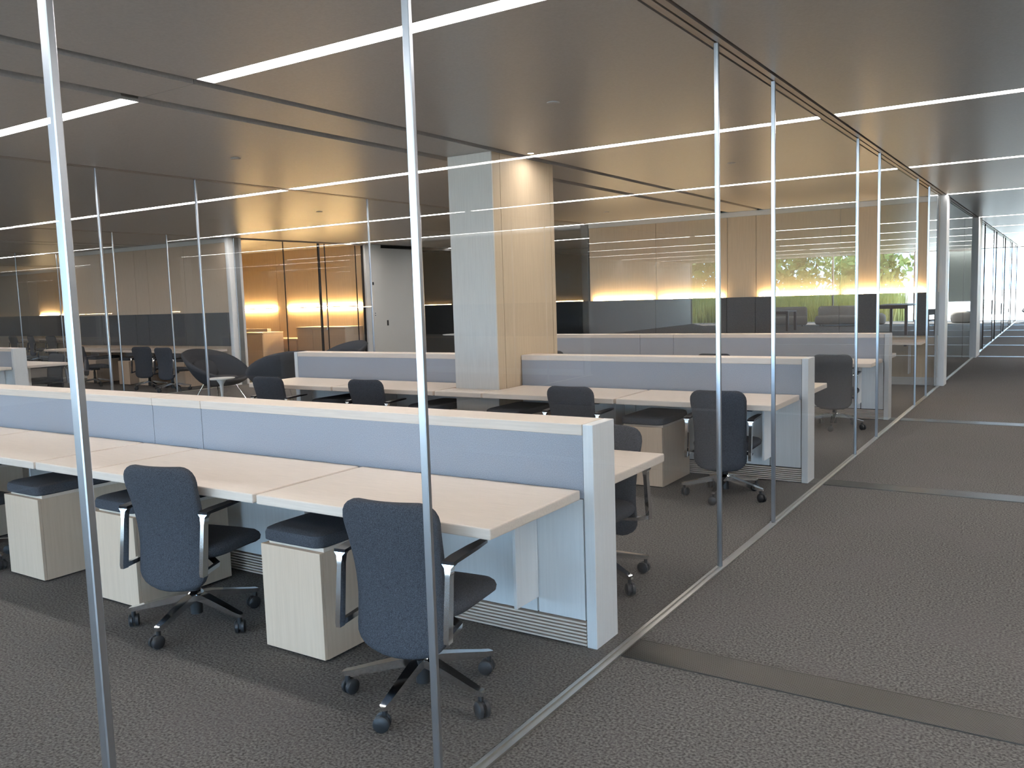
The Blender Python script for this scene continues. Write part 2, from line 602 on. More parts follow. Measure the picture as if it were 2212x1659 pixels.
# pantry behind the lounge
pb = structure(MB().box(X4, X3 - 0.05, 15.27, 15.5, 0, CZ - 0.003).obj('wall_pantry_back', 'void'), 'warm wood panelled back wall of the pantry')
for a, b in ((X4, -18.9), (-18.89, -17.05), (-17.04, -16.72), (-16.71, X3 - 0.05)):
    MB().box(a, b, 15.25, 15.269, 0, CZ - 0.003).obj('wall_panel', 'warm_wood', pb)
structure(MB().box(X4 - 0.1, X4, 11.58, 15.5, 0, CZ - 0.003).obj('wall_pantry_side', 'warm_wood'))
pg = structure(empty('wall_pantry_glass', (X3, 0, 0)), 'glazed pantry front with a framed glass door')
MB().box(-0.03, 0.03, 11.6, 15.2, 0, 0.012).obj('floor_rail', 'alu_flat', pg)
MB().box(-0.03, 0.03, 11.6, 15.2, CZ - 0.03, CZ - 0.003).obj('head_track', 'bronze_alu', pg)
for a, b in ((11.62, 12.73), (12.75, 13.74)):
    MB().box(-0.006, 0.006, a, b, 0.013, CZ - 0.03).obj('pane', 'pane_glass', pg)
MB().box(-0.008, 0.008, 12.731, 12.749, 0.013, CZ - 0.03).obj('joint', 'dark_metal', pg)
for c in (13.76, 15.17):
    MB().box(-0.02, 0.02, c - 0.018, c + 0.018, 0.013, CZ - 0.03).obj('door_post', 'dark_metal', pg)
d = structure(empty('door_1', (X3, 0, 0)), 'glass pantry door with a long pull handle')
MB().box(-0.006, 0.006, 13.79, 15.14, 0.02, CZ - 0.035).obj('pane', 'pane_glass', d)
for c in (13.785, 13.955, 14.94, 15.145):
    MB().box(-0.012, 0.012, c - 0.006, c + 0.006, 0.02, CZ - 0.035).obj('stile', 'dark_metal', d)
MB().tube([(0.012, 13.87, 0.99), (0.05, 13.87, 0.99), (0.05, 13.87, 1.45), (0.012, 13.87, 1.45)], 0.011, 8).obj('handle', 'alu', d)
# pale end wall with small lights and the tall sliding panel, dark room next to it
structure(MB().rbox(X3 - 0.06, X3 + 0.06, 15.21, 15.78, 0, CZ - 0.003, 0.003, 1).obj('wall_pantry_end', 'white_paint'), 'pale wall end beside the pantry door')
d = structure(empty('door_2', (X3, 0, 0)), 'tall pale grey sliding door standing by a dark room')
MB().rbox(-0.03, 0.02, 15.80, 17.35, 0.01, CZ - 0.07, 0.003, 1).obj('leaf', 'white_paint', d)
MB().box(0.02, 0.024, 15.93, 15.985, 0.99, 1.12).obj('finger_pull', 'black', d)
MB().box(-0.04, 0.04, 15.80, 20.5, CZ - 0.06, CZ - 0.003).obj('head_track', 'black', d)
structure(MB().box(X3 - 2.5, X3 - 2.4, 15.6, 26, 0, CZ - 0.003).obj('wall_dark_room', 'black'), 'wall inside the dark room, its darkness painted in as black')  # black colour stands in for the room having no light
structure(MB().box(X3 - 0.05, X2 + 0.05, 26, 26.2, 0, CZ - 0.003).obj('wall_lounge_end', 'void'))
structure(MB().box(X3 - 2.5, X3 + 0.05, 19.3, 26.1, 0, CZ - 0.003).obj('wall_dark_block', 'void'))
z = tag(MB().rbox(X3 + 0.061, X3 + 0.075, 15.42, 15.46, 1.98, 2.05, 0.002, 1).obj('wall_sensor', 'dark_metal'), 'small dark wall sensor beside the pantry door', 'sensor')
t = empty('wall_switch', (X3 + 0.061, 15.47, 1.28))
MB().rbox(0, 0.006, -0.035, 0.035, -0.06, 0.06, 0.002, 1).obj('plate', 'white_top', t)
for zz in (-0.025, 0.025):
    MB().rbox(0.006, 0.010, -0.014, 0.014, zz - 0.012, zz + 0.012, 0.002, 1).obj('button', 'dark_metal', t)
tag(t, 'small light switch below the dark wall sensor', 'switch')
# pantry shelf lights and cabinets
for i, (a, b) in enumerate(((-18.8, -17.1), (-16.67, -14.1))):
    t = empty('shelf_light', ((a + b) / 2, 15.22, 1.49))
    h = (b - a) / 2
    MB().box(-h, h, -0.02, 0.03, -0.012, 0.012).obj('shelf', 'bronze_alu', t)
    MB().box(-h, h, -0.012, 0.012, 0.013, 0.03).obj('diffuser', 'pantry_light', t)
    MB().box(-h, h, -0.012, 0.012, -0.03, -0.013).obj('diffuser', 'pantry_light', t)
    tag(t, ('short' if i == 0 else 'long') + ' warm shelf light glowing up and down the pantry wall', 'wall light', 'pantry shelf lights')


def cabinet(x0, x1, y0, y1, z, nd, label, name='cabinet'):
    t = empty(name, ((x0 + x1) / 2, (y0 + y1) / 2, 0))
    hx, hy = (x1 - x0) / 2, (y1 - y0) / 2
    MB().box(-hx, hx, -hy + 0.02, hy, 0.08, z - 0.03).obj('body', 'beige_wood', t)
    MB().box(-hx + 0.02, hx - 0.02, -hy + 0.06, hy, 0.0, 0.08).obj('plinth', 'black', t)
    MB().rbox(-hx - 0.01, hx + 0.01, -hy - 0.01, hy, z - 0.03, z, 0.003, 1).obj('worktop', 'pale_wood_flat', t)
    w = 2 * hx / nd
    for i in range(nd):
        MB().rbox(-hx + i * w + 0.003, -hx + (i + 1) * w - 0.003, -hy, -hy + 0.02, 0.085, z - 0.05, 0.002, 1).obj('door', 'beige_wood', t)
    tag(t, label, 'cabinet')
    return t


cabinet(-17.7, -16.1, 13.85, 14.5, 0.93, 3, 'pale counter-height pantry island with a raised back')
cabinet(-15.75, -14.15, 14.63, 15.24, 1.02, 3, 'tall pale cabinet against the pantry wall behind the glass door')
cabinet(-19.0, -15.79, 14.63, 15.24, 0.74, 5, 'low pale counter along the pantry wall')
o = MB().rbox(-18.6, -16.5, 14.36, 14.48, 0.931, 1.0, 0.003, 1).obj('raised_ledge', 'pale_wood_flat')
tag(o, 'low raised ledge standing on the pantry island', 'ledge')

# ------------------------------------------------------------------ column
c = structure(empty('column', (-4.73, 7.2, 0)), 'square pale wood clad column rising through the middle desk row')
MB().box(-0.235, 0.235, -0.54, 0.56, 0, CZ - 0.003).obj('core', 'void', c)
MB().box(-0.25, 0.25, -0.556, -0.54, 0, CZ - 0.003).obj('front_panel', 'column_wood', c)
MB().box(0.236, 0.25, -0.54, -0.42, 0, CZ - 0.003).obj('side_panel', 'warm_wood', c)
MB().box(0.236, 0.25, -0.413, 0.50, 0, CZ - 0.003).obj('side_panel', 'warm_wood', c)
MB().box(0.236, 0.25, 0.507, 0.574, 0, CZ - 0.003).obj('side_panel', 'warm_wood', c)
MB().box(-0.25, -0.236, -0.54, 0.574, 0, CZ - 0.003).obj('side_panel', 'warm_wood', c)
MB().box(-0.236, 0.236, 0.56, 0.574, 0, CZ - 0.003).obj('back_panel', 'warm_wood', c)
# recessed downlight grazing the column
t = empty('downlight', (-4.28, 7.02, CZ))
MB().lathe([(0.04, 0.0), (0.04, -0.004), (0.03, -0.004), (0.03, 0.0)], 18).obj('ring', 'ceiling_board', t, True)
MB().lathe([(0.001, -0.002), (0.028, -0.002), (0.028, -0.0005)], 18).obj('lens', 'spot_light', t)
tag(t, 'small recessed downlight washing the side of the column', 'ceiling light')

# ------------------------------------------------------------------ desk rows
CAPZ0, CAPZ1 = 0.976, 1.026


def spine(xa, xb, y, joints, end_hi, end_lo, label, name='desk_partition'):
    """double-sided desk partition from xa to xb (xa < xb), front face at y, 0.212 thick"""
    T = 0.212
    t = empty(name, ((xa + xb) / 2, y + T / 2, 0))
    cx, cy = (xa + xb) / 2, y + T / 2

    def B(nm, mt, x0, x1, y0, y1, z0, z1, r=0):
        m = MB()
        if r:
            m.rbox(x0 - cx, x1 - cx, y0 - cy, y1 - cy, z0, z1, r, 1)
        else:
            m.box(x0 - cx, x1 - cx, y0 - cy, y1 - cy, z0, z1)
        return m.obj(nm, mt, t)
    ia, ib = xa + (0.052 if end_lo else 0), xb - (0.052 if end_hi else 0)
    B('core', 'void', ia, ib, y + 0.03, y + T - 0.03, 0.0, CAPZ0)
    if end_hi:
        B('end_post', 'pale_wood', xb - 0.051, xb, y, y + T, 0, CAPZ1, 0.002)
    if end_lo:
        B('end_post', 'pale_wood', xa, xa + 0.051, y, y + T, 0, CAPZ1, 0.002)
    xs = [ia] + [j for j in joints if ia < j < ib] + [ib]
    for a, b in zip(xs[:-1], xs[1:]):
        a, b = a + 0.0025, b - 0.0025
        B('cap', 'pale_wood_flat', a, b, y, y + T, CAPZ0 + 0.001, CAPZ1, 0.002)
        for fy0, fy1 in ((y + 0.006, y + 0.029), (y + T - 0.029, y + T - 0.006)):
            B('fabric_panel', 'screen_fabric', a, b, fy0, fy1, 0.69, CAPZ0)
            # lower panels: a narrow one beside each end post, wide ones between
            cuts = [a, b]
            if b - a > 0.7:
                cuts = [a, b - 0.255] if b == ib - 0.0025 else [a + 0.255, b]
                np_ = max(1, round((cuts[1] - cuts[0]) / 1.2))
                cuts = sorted({a, b} | {cuts[0] + (cuts[1] - cuts[0]) * q / np_ for q in range(np_ + 1)})
            for pa, pb in zip(cuts[:-1], cuts[1:]):
                B('lower_panel', 'pale_wood', pa + 0.005, pb - 0.005, fy0 - (0.003 if fy0 < cy else 0),
                  fy1 + (0.003 if fy0 > cy else 0), 0.125, 0.686)
            if b - a > 0.7:
                for i in range(7):
                    B('slat', 'pale_wood_flat', a, b, fy0 - (0.006 if fy0 < cy else 0), fy1 + (0.006 if fy0 > cy else 0),
                      0.006 + i * 0.0165, 0.0145 + i * 0.0165)
    tag(t, label, 'partition', 'low desk partitions')
    return t


def desk(x0, x1, y0, y1, label, brackets=(), side=1):
    t = empty('desk', ((x0 + x1) / 2, (y0 + y1) / 2, 0))
    hx, hy = (x1 - x0) / 2, (y1 - y0) / 2
    MB().rbox(-hx, hx, -hy, hy, 0.685, 0.73, 0.006, 2).obj('desktop', 'pale_wood_flat', t)
    ys = 1 if brackets and brackets[0] else -1
    for bx in ((hx - 0.24) * side,):
        if hx > 0.4:
            a, b = (hy - 0.19, hy - 0.001) if ys > 0 else (-hy + 0.001, -hy + 0.19)
            MB().rbox(bx - 0.009, bx + 0.009, a, b, 0.20, 0.684, 0.002, 1).obj('bracket', 'pale_wood', t)
            a, b = (hy - 0.55, hy - 0.19) if ys > 0 else (-hy + 0.19, -hy + 0.55)
            MB().box(bx - 0.02, bx + 0.02, a, b, 0.655, 0.684).obj('support_arm', 'dark_metal', t)
    tag(t, label, 'desk', 'pale laminate desks')
    return t


XT = [(-3.105, -1.797, 'at the corridor end'), (-4.455, -3.13, 'second from the corridor'), (-5.005, -4.47, 'narrow middle one'),
      (-6.345, -5.03, 'second from the lounge'), (-7.63, -6.365, 'at the lounge end')]
ROWTXT = ['nearest partition', 'middle partition beside the column', 'rear partition']
for k in range(3):
    y = 3.293 + MOD * k - (0.01 if k else 0)
    if k == 1:
        spine(-4.475, -1.73, y, [], True, False, 'pale desk partition with grey fabric from the column to the corridor')
        spine(-7.66, -4.985, y, [], False, True, 'pale desk partition with grey fabric from the column to the lounge')
    else:
        spine(-7.66, -1.73, y, [-4.916, -4.428], True, True,
              'long pale desk partition with blue-grey fabric, ' + ('nearest the camera' if k == 0 else 'rearmost before the lit wall'))
    for a, b, tx in XT:
        sd_ = -1 if 'lounge' in tx else 1
        ny = k == 1 and tx.startswith('narrow')
        desk(a, b, y - 0.718, y - (0.43 if ny else 0.004), f'pale desktop in front of the {ROWTXT[k]}, {tx}', (True,), sd_)
        if not ny:
            desk(a, b, y + 0.216, y + 0.955, f'pale desktop behind the {ROWTXT[k]}, {tx}', (False,), sd_)
# desks along the lit back wall
for a, b, tx in XT:
    desk(a, b, YB - 0.74, YB - 0.04, f'pale desktop under the lit back wall, {tx}', (True,))
# next office beyond the lounge
yb2 = 3.293 + MOD
spine(-19.7, -14.09, yb2, [-17.114, -16.66], True, True, 'desk partition of the next office, seen past the lounge at the left edge')
for i, (a, b) in enumerate(((-15.42, -14.15), (-16.65, -15.44), (-17.1, -16.67), (-18.4, -17.12))):
    desk(a, b, yb2 - 0.718, yb2 - 0.004, f'pale desk before the next office partition, {ORD[i]} from the lounge', (True,))
    desk(a, b, yb2 + 0.216, yb2 + 0.955, f'pale desk behind the next office partition, {ORD[i]} from the lounge', (False,))
    desk(a, b, 11.3 - 0.74, 11.3 - 0.04, f'pale desk along the next office wall, {ORD[i]} from the lounge', (True,))
desk(-19.7, -18.42, 11.3 - 0.74, 11.3 - 0.04, 'pale desk along the next office wall, last one at the far end', (True,))
for i in range(3):
    desk(-28.5 + i * 1.15, -27.4 + i * 1.15, 15.3 - 0.74, 15.3 - 0.04, f'pale desk under the far left lit wall, {ORD[i]} from the left', (True,))

# ------------------------------------------------------------------ cushion pedestals


def make_pedestal():
    t = empty('pedestal')
    w, dp = 0.19, 0.30
    MB().box(-w, w, -dp + 0.02, dp, 0.012, 0.50).obj('body', 'beige_wood', t)
    MB().box(-w + 0.02, w - 0.02, -dp + 0.03, dp - 0.02, 0.0, 0.012).obj('base', 'black', t)
    MB().rbox(-w, w, -dp, -dp + 0.019, 0.014, 0.502, 0.0015, 1).obj('drawer_front', 'beige_wood', t)
    MB().box(-w + 0.025, w - 0.004, -dp + 0.03, dp, 0.50, 0.518).obj('seat_board', 'pale_wood_flat', t)
    m = MB()
    rg = []
    for z, i in ((0.518, 0.008), (0.524, 0.0), (0.556, 0.0), (0.572, 0.006), (0.580, 0.022), (0.583, 0.06)):
        rg.append(superring(0, 0.0, w + 0.002 - i, dp - i, z, 32, 9))
    m.rings(rg)
    m.obj('cushion', 'chair_fabric', t, True)
    return t


PX = [(-2.907, 'by the corridor-end chair'), (-4.28, 'second from the corridor'), (-5.215, 'third from the corridor'), (-6.55, 'nearest the lounge')]
PROTO = make_pedestal()
first = True
for k in range(2):
    for x, tx in PX:
        p = PROTO if first else copy_tree(PROTO)
        first = False
        p.location = (x, 2.58 + 0.3 + (MOD + 0.03) * k, 0)
        tag(p, f'pale storage pedestal with grey cushion under the {ORD[k]} desk row, {tx}', 'pedestal', 'cushion-topped pedestals under desks')
for i, (x, y) in enumerate(((-15.95, 10.72), (-16.65, 10.72), (-17.9, 10.75), (-14.8, 10.72))):
    p = copy_tree(PROTO)
    p.location = (x, y + 0.15, 0)
    tag(p, 'pale pedestal under the next office wall desks, ' + ['second', 'third', 'fourth', 'first'][i] + ' from the lounge', 'pedestal', 'cushion-topped pedestals under desks')


# ------------------------------------------------------------------ task chair
def make_chair():
    t = empty('office_chair')
    # star base
    MB().lathe([(0.022, 0.135), (0.04, 0.14), (0.044, 0.155), (0.036, 0.168), (0.03, 0.175)], 20).obj('hub', 'chrome', t, True)
    MB().lathe([(0.030, 0.055), (0.030, 0.135)], 16).obj('column_foot', 'black_plastic', t, True)
    MB().lathe([(0.025, 0.176), (0.025, 0.30), (0.018, 0.302), (0.018, 0.34)], 16).obj('gas_column', 'black_plastic', t, True)
    for i in range(5):
        a = 2 * PI * i / 5
        c, s_ = math.cos(a), math.sin(a)
        secs = []
        for r, w, z0, z1 in ((0.02, 0.024, 0.128, 0.162), (0.08, 0.023, 0.122, 0.158), (0.18, 0.020, 0.105, 0.136), (0.29, 0.0165, 0.086, 0.110),
                             (0.318, 0.015, 0.084, 0.105), (0.332, 0.008, 0.086, 0.100)):
            ctr = (c * r, s_ * r, (z0 + z1) / 2)
            secs.append((ctr, (-s_ * w, c * w, 0), (0, 0, (z1 - z0) / 2)))
        arm = MB().bar(secs).obj('base_arm', 'chrome', t, True)
        wh = MB()
        b = a + 0.7 + 0.9 * i
        ax = Vector((math.cos(b), math.sin(b), 0))
        ay = Vector((-ax.y, ax.x, 0))
        ctr = Vector((c * 0.312, s_ * 0.312, 0.0325)) + ay * 0.012
        for sgn in (-1, 1):
            rg = []
            for off, rr in ((0.005, 0.026), (0.007, 0.032), (0.020, 0.032), (0.025, 0.026)):
                rg.append([ctr + ax * (sgn * off) + (ay * math.cos(2 * PI * j / 18) + Vector((0, 0, 1)) * math.sin(2 * PI * j / 18)) * rr for j in range(18)])
            wh.rings(rg)
        wh.bar([(ctr + Vector((0, 0, -0.01)), ax * 0.006, ay * 0.018), (ctr + Vector((0, 0, 0.026)), ax * 0.012, ay * 0.016)])
        wh.tube([(c * 0.312, s_ * 0.312, 0.05), (c * 0.312, s_ * 0.312, 0.085)], 0.011, 10)
        wh.obj('caster', 'black_plastic', arm, True)
    # mechanism and seat
    MB().rbox(-0.09, 0.09, -0.12, 0.10, 0.335, 0.382, 0.012, 2).obj('mechanism', 'black_plastic', t, True)
    m = MB()
    rg = []
    for z, i, dz in ((0.375, 0.05, 0), (0.381, 0.02, 0), (0.395, 0.004, 0), (0.417, 0.0, 0), (0.433, 0.006, 0), (0.445, 0.022, 0), (0.451, 0.06, 0), (0.454, 0.13, 0)):
        ring = superring(0, 0.085, 0.238 - i, 0.225 - i, z, 36, 4.5)
        ring = [(x, y, zz - (0.028 * max(0, (y - 0.14) / 0.17) ** 2)) for x, y, zz in ring]
        rg.append(ring)
    m.rings(rg)
    m.obj('seat', 'chair_fabric', t, True)
    # tall upholstered back that runs down past the seat
    zb, zt = 0.228, 0.85
    nr, nc = 22, 14
    R = []
    for i in range(nr + 1):
        tt = 0.5 - 0.5 * math.cos(PI * i / nr)
        R.append(tt)

    def hw(tt):
        w = 0.208 - 0.012 * math.sin(PI * min(1, tt * 1.15)) + 0.006 * tt
        d = (1 - tt) * (zt - zb)
        r = 0.075
        if d < r:
            w -= r - math.sqrt(max(0, r * r - (r - d) ** 2))
        d = tt * (zt - zb)
        r = 0.10
        if d < r:
            w -= (r - math.sqrt(max(0, r * r - (r - d) ** 2))) * 1.3
        return w
    v, fc = [], []
    for side in (0, 1):
        for i, tt in enumerate(R):
            z = zb + (zt - zb) * tt
            yc = -0.175 - 0.005 * tt + 0.022 * math.sin(PI * min(1, tt * 1.2)) - 0.085 * max(0, tt - 0.35) ** 1.5
            edge = min(1, tt / 0.05, (1 - tt) / 0.04)
            for j in range(nc + 1):
                u = -math.cos(PI * j / nc)
                x = u * hw(tt)
                ye = yc + 0.028 * u * u
                th = (0.010 + 0.018 * math.sqrt(max(0, 1 - abs(u) ** 4))) * (0.45 + 0.55 * max(0, edge) ** 0.5)
                v.append((x, ye + (th if side else -th), z))
    w1 = nc + 1
    n1 = (nr + 1) * w1
    for side in (0, 1):
        o_ = side * n1
        for i in range(nr):
            for j in range(nc):
                fc.append((o_ + i * w1 + j, o_ + i * w1 + j + 1, o_ + (i + 1) * w1 + j + 1, o_ + (i + 1) * w1 + j))
    for i in range(nr):
        for j in (0, nc):
            fc.append((i * w1 + j, (i + 1) * w1 + j, n1 + (i + 1) * w1 + j, n1 + i * w1 + j))
    for j in range(nc):
        for i in (0, nr):
            fc.append((i * w1 + j, i * w1 + j + 1, n1 + i * w1 + j + 1, n1 + i * w1 + j))
    MB().add(v, fc).obj('backrest', 'chair_fabric', t, True)
    # polished arms: upright at the back, bar under the seat, slim pad
    for s_ in (-1, 1):
        x = s_ * 0.243
        fr = MB()
        fr.bar([((x, -0.205, 0.330), (0.010, 0, 0), (0, 0.016, 0)), ((x, -0.205, 0.350), (0.011, 0, 0), (0, 0.018, 0)),
                ((x, -0.190, 0.476), (0.011, 0, 0), (0, 0.017, 0)), ((x, -0.178, 0.576), (0.010, 0, 0), (0, 0.016, 0)),
                ((x, -0.174, 0.611), (0.014, 0, 0), (0, 0.016, 0)), ((x, -0.173, 0.624), (0.026, 0, 0), (0, 0.014, 0))])
        fr.bar([((x, -0.203, 0.343), (0, 0.006, 0.012), (0.009, 0, 0)), ((x * 0.95, -0.09, 0.356), (0, 0.004, 0.010), (0.011, 0, 0)),
                ((x * 0.40, 0.0, 0.362), (0.004, 0.008, 0.008), (0.010, -0.01, 0))])
        arm = fr.obj('arm_frame', 'chrome', t, True)
        pad = MB()
        pad.bar([((x, -0.186, 0.6305), (0.026, 0, 0), (0, 0, 0.006)), ((x, -0.115, 0.6330), (0.026, 0, 0), (0, 0, 0.008)),
                 ((x + s_ * 0.004, 0.005, 0.6360), (0.024, 0, 0), (0, 0, 0.007)), ((x + s_ * 0.006, 0.095, 0.6370), (0.018, 0, 0), (0, 0, 0.006)),
                 ((x + s_ * 0.006, 0.113, 0.6370), (0.009, 0, 0), (0, 0, 0.004))])
        pad.obj('arm_pad', 'dark_metal', arm, True)
    return t


CH = [
    (-2.15, 2.57, 8, 65.5, 'grey office chair nearest the camera, at the corridor end of the first desk row'),
    (-3.66, 2.62, 12, 2, 'grey office chair in the first desk row, second from the corridor'),
    (-2.19, 4.15, 176, 46.8, 'grey office chair behind the nearest partition, facing the camera'),
    (-2.19, 6.36, 4, 58, 'grey office chair at the corridor end of the second desk row, behind the glass posts'),
    (-3.42, 6.30, 2, 60, 'grey office chair in the second desk row, just right of the column'),
    (-5.66, 6.27, 3, 62, 'grey office chair in the second desk row, just left of the column'),
    (-6.98, 6.22, 3, 62, 'grey office chair in the second desk row, nearest the lounge'),
    (-2.25, 7.95, 178, 30, 'grey office chair behind the second desk row at its corridor end'),
    (-2.17, 10.04, 3, 60, 'grey office chair at the corridor end of the third desk row'),
    (-3.50, 9.98, 2, 60, 'grey office chair in the third desk row, second from the corridor'),
    (-5.90, 10.2, 3, 60, 'grey office chair in the third desk row, third from the corridor'),
    (-5.86, 2.50, 8, 90, 'grey office chair at the left frame edge of the first desk row'),
    (-15.3, 10.25, 20, 60, 'dark office chair at the next office wall desks, second from the lounge'),
    (-14.35, 10.1, 10, 60, 'dark office chair at the next office wall desks, behind the round lounge chair'),
    (-17.2, 10.25, -25, 60, 'dark office chair at the next office wall desks, third from the lounge'),
    (-14.9, 6.35, 8, 60, 'dark office chair before the next office partition'),
    (-14.95, 8.05, 185, 60, 'dark office chair behind the next office partition'),
    (-26.0, 14.35, 10, 60, 'tiny dark office chair under the far left lit wall, rightmost'),
    (-27.2, 14.4, -5, 60, 'tiny dark office chair under the far left lit wall, middle one'),
    (-28.3, 14.4, 5, 60, 'tiny dark office chair under the far left lit wall, leftmost'),
]
CP = make_chair()
for i, (x, y, a, ba, lb) in enumerate(CH):
    c = CP if i == 0 else copy_tree(CP)
    c.location = (x, y, 0)
    c.rotation_euler = (0, 0, math.radians(a))
    for ch in c.children:                      # the star base swivels freely under the seat
        if ch.name.startswith('base_arm'):
            ch.rotation_euler = (0, 0, math.radians(ba - a))
    tag(c, lb, 'chair', 'wheeled office chairs')


# ------------------------------------------------------------------ lounge furniture
def make_lounge(mat='lounge_fabric'):
    t = empty('lounge_chair')
    n, k = 40, 9
    v, fc = [], []
    for i in range(k + 1):
        s_ = (i / k)
        for j in range(n):
            th = 2 * PI * j / n                       # 0 = front (+y)
            b = (1 - math.cos(th)) / 2                # 1 at the back
            sx = abs(math.sin(th))
            rx = 0.53 * (1 + 0.06 * sx)
            x = math.sin(th) * rx * (s_ ** 0.62)
            y = (math.cos(th) * 0.50 - 0.12 * b * s_ * s_) * (s_ ** 0.62)
            rim = 0.41 + 0.10 * sx ** 2 + 0.48 * b ** 1.45
            z = 0.32 + (rim - 0.32) * s_ ** 2.1
            v.append((x, y, z))
    for i in range(k):
        for j in range(n):
            q = (j + 1) % n
            fc.append((i * n + j, i * n + q, (i + 1) * n + q, (i + 1) * n + j))
    me = MB().add(v, fc)
    sh = me.obj('shell', mat, t, True)
    md = sh.modifiers.new('thickness', 'SOLIDIFY')
    md.thickness = 0.05
    md.offset = 0
    m = MB()
    m.rings([superring(0, 0.06, 0.27 - i, 0.26 - i, z, 28, 2.8) for z, i in ((0.36, 0.06), (0.385, 0.01), (0.42, 0.0), (0.45, 0.03), (0.462, 0.10))])
    m.obj('seat_cushion', mat, t, True)
    m = MB()
    rg = []
    for z, hx, yy, th in ((0.46, 0.18, -0.24, 0.03), (0.50, 0.24, -0.27, 0.06), (0.60, 0.26, -0.33, 0.06), (0.68, 0.23, -0.38, 0.05), (0.71, 0.16, -0.40, 0.02)):
        rg.append([(x, y, z) for x, y, _ in superring(0, yy, hx, th, z, 24, 2.6)])
    m.rings(rg)
    m.obj('back_cushion', mat, t, True)
    for sx in (-1, 1):
        MB().tube([(sx * 0.20, 0.16, 0.33), (sx * 0.36, 0.30, 0.0)], 0.009, 8).obj('leg', 'chrome', t, True)
        MB().tube([(sx * 0.20, -0.18, 0.33), (sx * 0.34, -0.34, 0.0)], 0.009, 8).obj('leg', 'chrome', t, True)
    return t


LP = make_lounge()
for i, (x, y, a, lb) in enumerate(((-11.62, 9.05, -84, 'round dark lounge chair turned towards the side table, left of it'),
                                   (-10.1, 9.0, 72, 'round dark lounge chair seen from behind, beside the white side table'),
                                   (-10.85, 10.95, 165, 'round dark lounge chair peeking over the middle partition'),
                                   (-0.95, 38.6, 120, 'dark lounge chair far down the corridor by the end window'))):
    c = LP if i == 0 else copy_tree(LP)
    c.location = (x, y, 0)
    c.rotation_euler = (0, 0, math.radians(a))
    c.scale = (0.92, 0.92, 1.0)
    tag(c, lb, 'lounge chair', 'round upholstered lounge chairs')
# footstool
t = empty('footstool', (-11.0, 10.0, 0), 0.3)
MB().rings([superring(0, 0, 0.30 - i, 0.24 - i, z, 28, 3.0) for z, i in ((0.25, 0.10), (0.27, 0.03), (0.32, 0.0), (0.37, 0.01), (0.395, 0.06), (0.40, 0.14))]).obj('cushion', 'lounge_fabric', t, True)
for sx in (-1, 1):
    for sy in (-1, 1):
        MB().tube([(sx * 0.16, sy * 0.12, 0.27), (sx * 0.24, sy * 0.18, 0)], 0.008, 8).obj('leg', 'chrome', t, True)
tag(t, 'dark upholstered footstool with thin metal legs by the side table', 'footstool')


def side_table(x, y, z, r, label):
    t = empty('side_table', (x, y, 0))
    MB().lathe([(r - 0.012, z - 0.018), (r, z - 0.006), (r, z), (0.01, z)], 36).obj('table_top', 'white_top', t, True)
    MB().lathe([(0.02, z - 0.018), (0.07, z - 0.03), (0.03, z - 0.10), (0.018, z - 0.25), (0.022, 0.12), (0.06, 0.03), (0.17, 0.008), (0.175, 0.0)], 28).obj('pedestal_foot', 'white_top', t, True)
    tag(t, label, 'side table', 'round white pedestal tables')


side_table(-10.64, 8.32, 0.52, 0.20, 'round white side table between the two lounge chairs')
side_table(-12.6, 17.0, 0.72, 0.40, 'round white table standing before the dark room')


# ------------------------------------------------------------------ open area at the end of the corridor (also mirrored in the glass)
def sofa(x, y, a, wd, label):
    t = empty('sofa', (x, y, 0), a)
    MB().rbox(-wd, wd, -0.42, 0.42, 0.06, 0.42, 0.10, 4).obj('seat', 'sofa_fabric', t, True)
    MB().rbox(-wd, wd, -0.50, -0.20, 0.25, 0.80, 0.13, 4).obj('backrest', 'sofa_fabric', t, True)
    for sx in (-1, 1):
        for sy in (-0.3, 0.3):
            MB().lathe([(0.02, 0), (0.025, 0.08)], 10, sx * (wd - 0.2), sy).obj('foot', 'dark_wood', t)
    tag(t, label, 'sofa', 'rounded grey sofas')


sofa(6.5, 36.0, 2.9, 0.85, 'rounded grey sofa mirrored in the glass, left one')
sofa(4.45, 36.4, 3.1, 0.90, 'rounded pale sofa mirrored in the glass, right one')
for i, (x, y, r, lb) in enumerate(((0.2, 38.4, 0.42, 'round pale pouf mirrored in the far glass beside the grey-green wall'),
                                   (3.3, 37.6, 0.40, 'round grey pouf beside the pale sofa'))):
    o = MB().rings([superring(0, 0, r - q, r - q, z, 28, 2.3) for z, q in ((0.0, 0.10), (0.03, 0.03), (0.15, 0), (0.30, 0), (0.40, 0.05), (0.45, 0.16), (0.46, 0.30))]).obj('pouf', 'sofa_fabric', None, True)
    o.location = (x, y, 0)
    tag(o, lb, 'pouf', 'round poufs')


def frame_table(x, y, a, wx, wy, z, label):
    t = empty('wooden_table', (x, y, 0), a)
    MB().rbox(-wx, wx, -wy, wy, z - 0.04, z, 0.004, 1).obj('table_top', 'dark_wood', t)
    for sx in (-1, 1):
        for sy in (-1, 1):
            MB().box(sx * (wx - 0.05) - 0.04, sx * (wx - 0.05) + 0.04, sy * (wy - 0.05) - 0.04, sy * (wy - 0.05) + 0.04, 0, z - 0.04).obj('leg', 'dark_wood', t)
    MB().box(-wx + 0.08, wx - 0.08, -wy + 0.02, -wy + 0.05, z - 0.12, z - 0.04).obj('apron', 'dark_wood', t)
    tag(t, label, 'table', 'dark wooden tables')


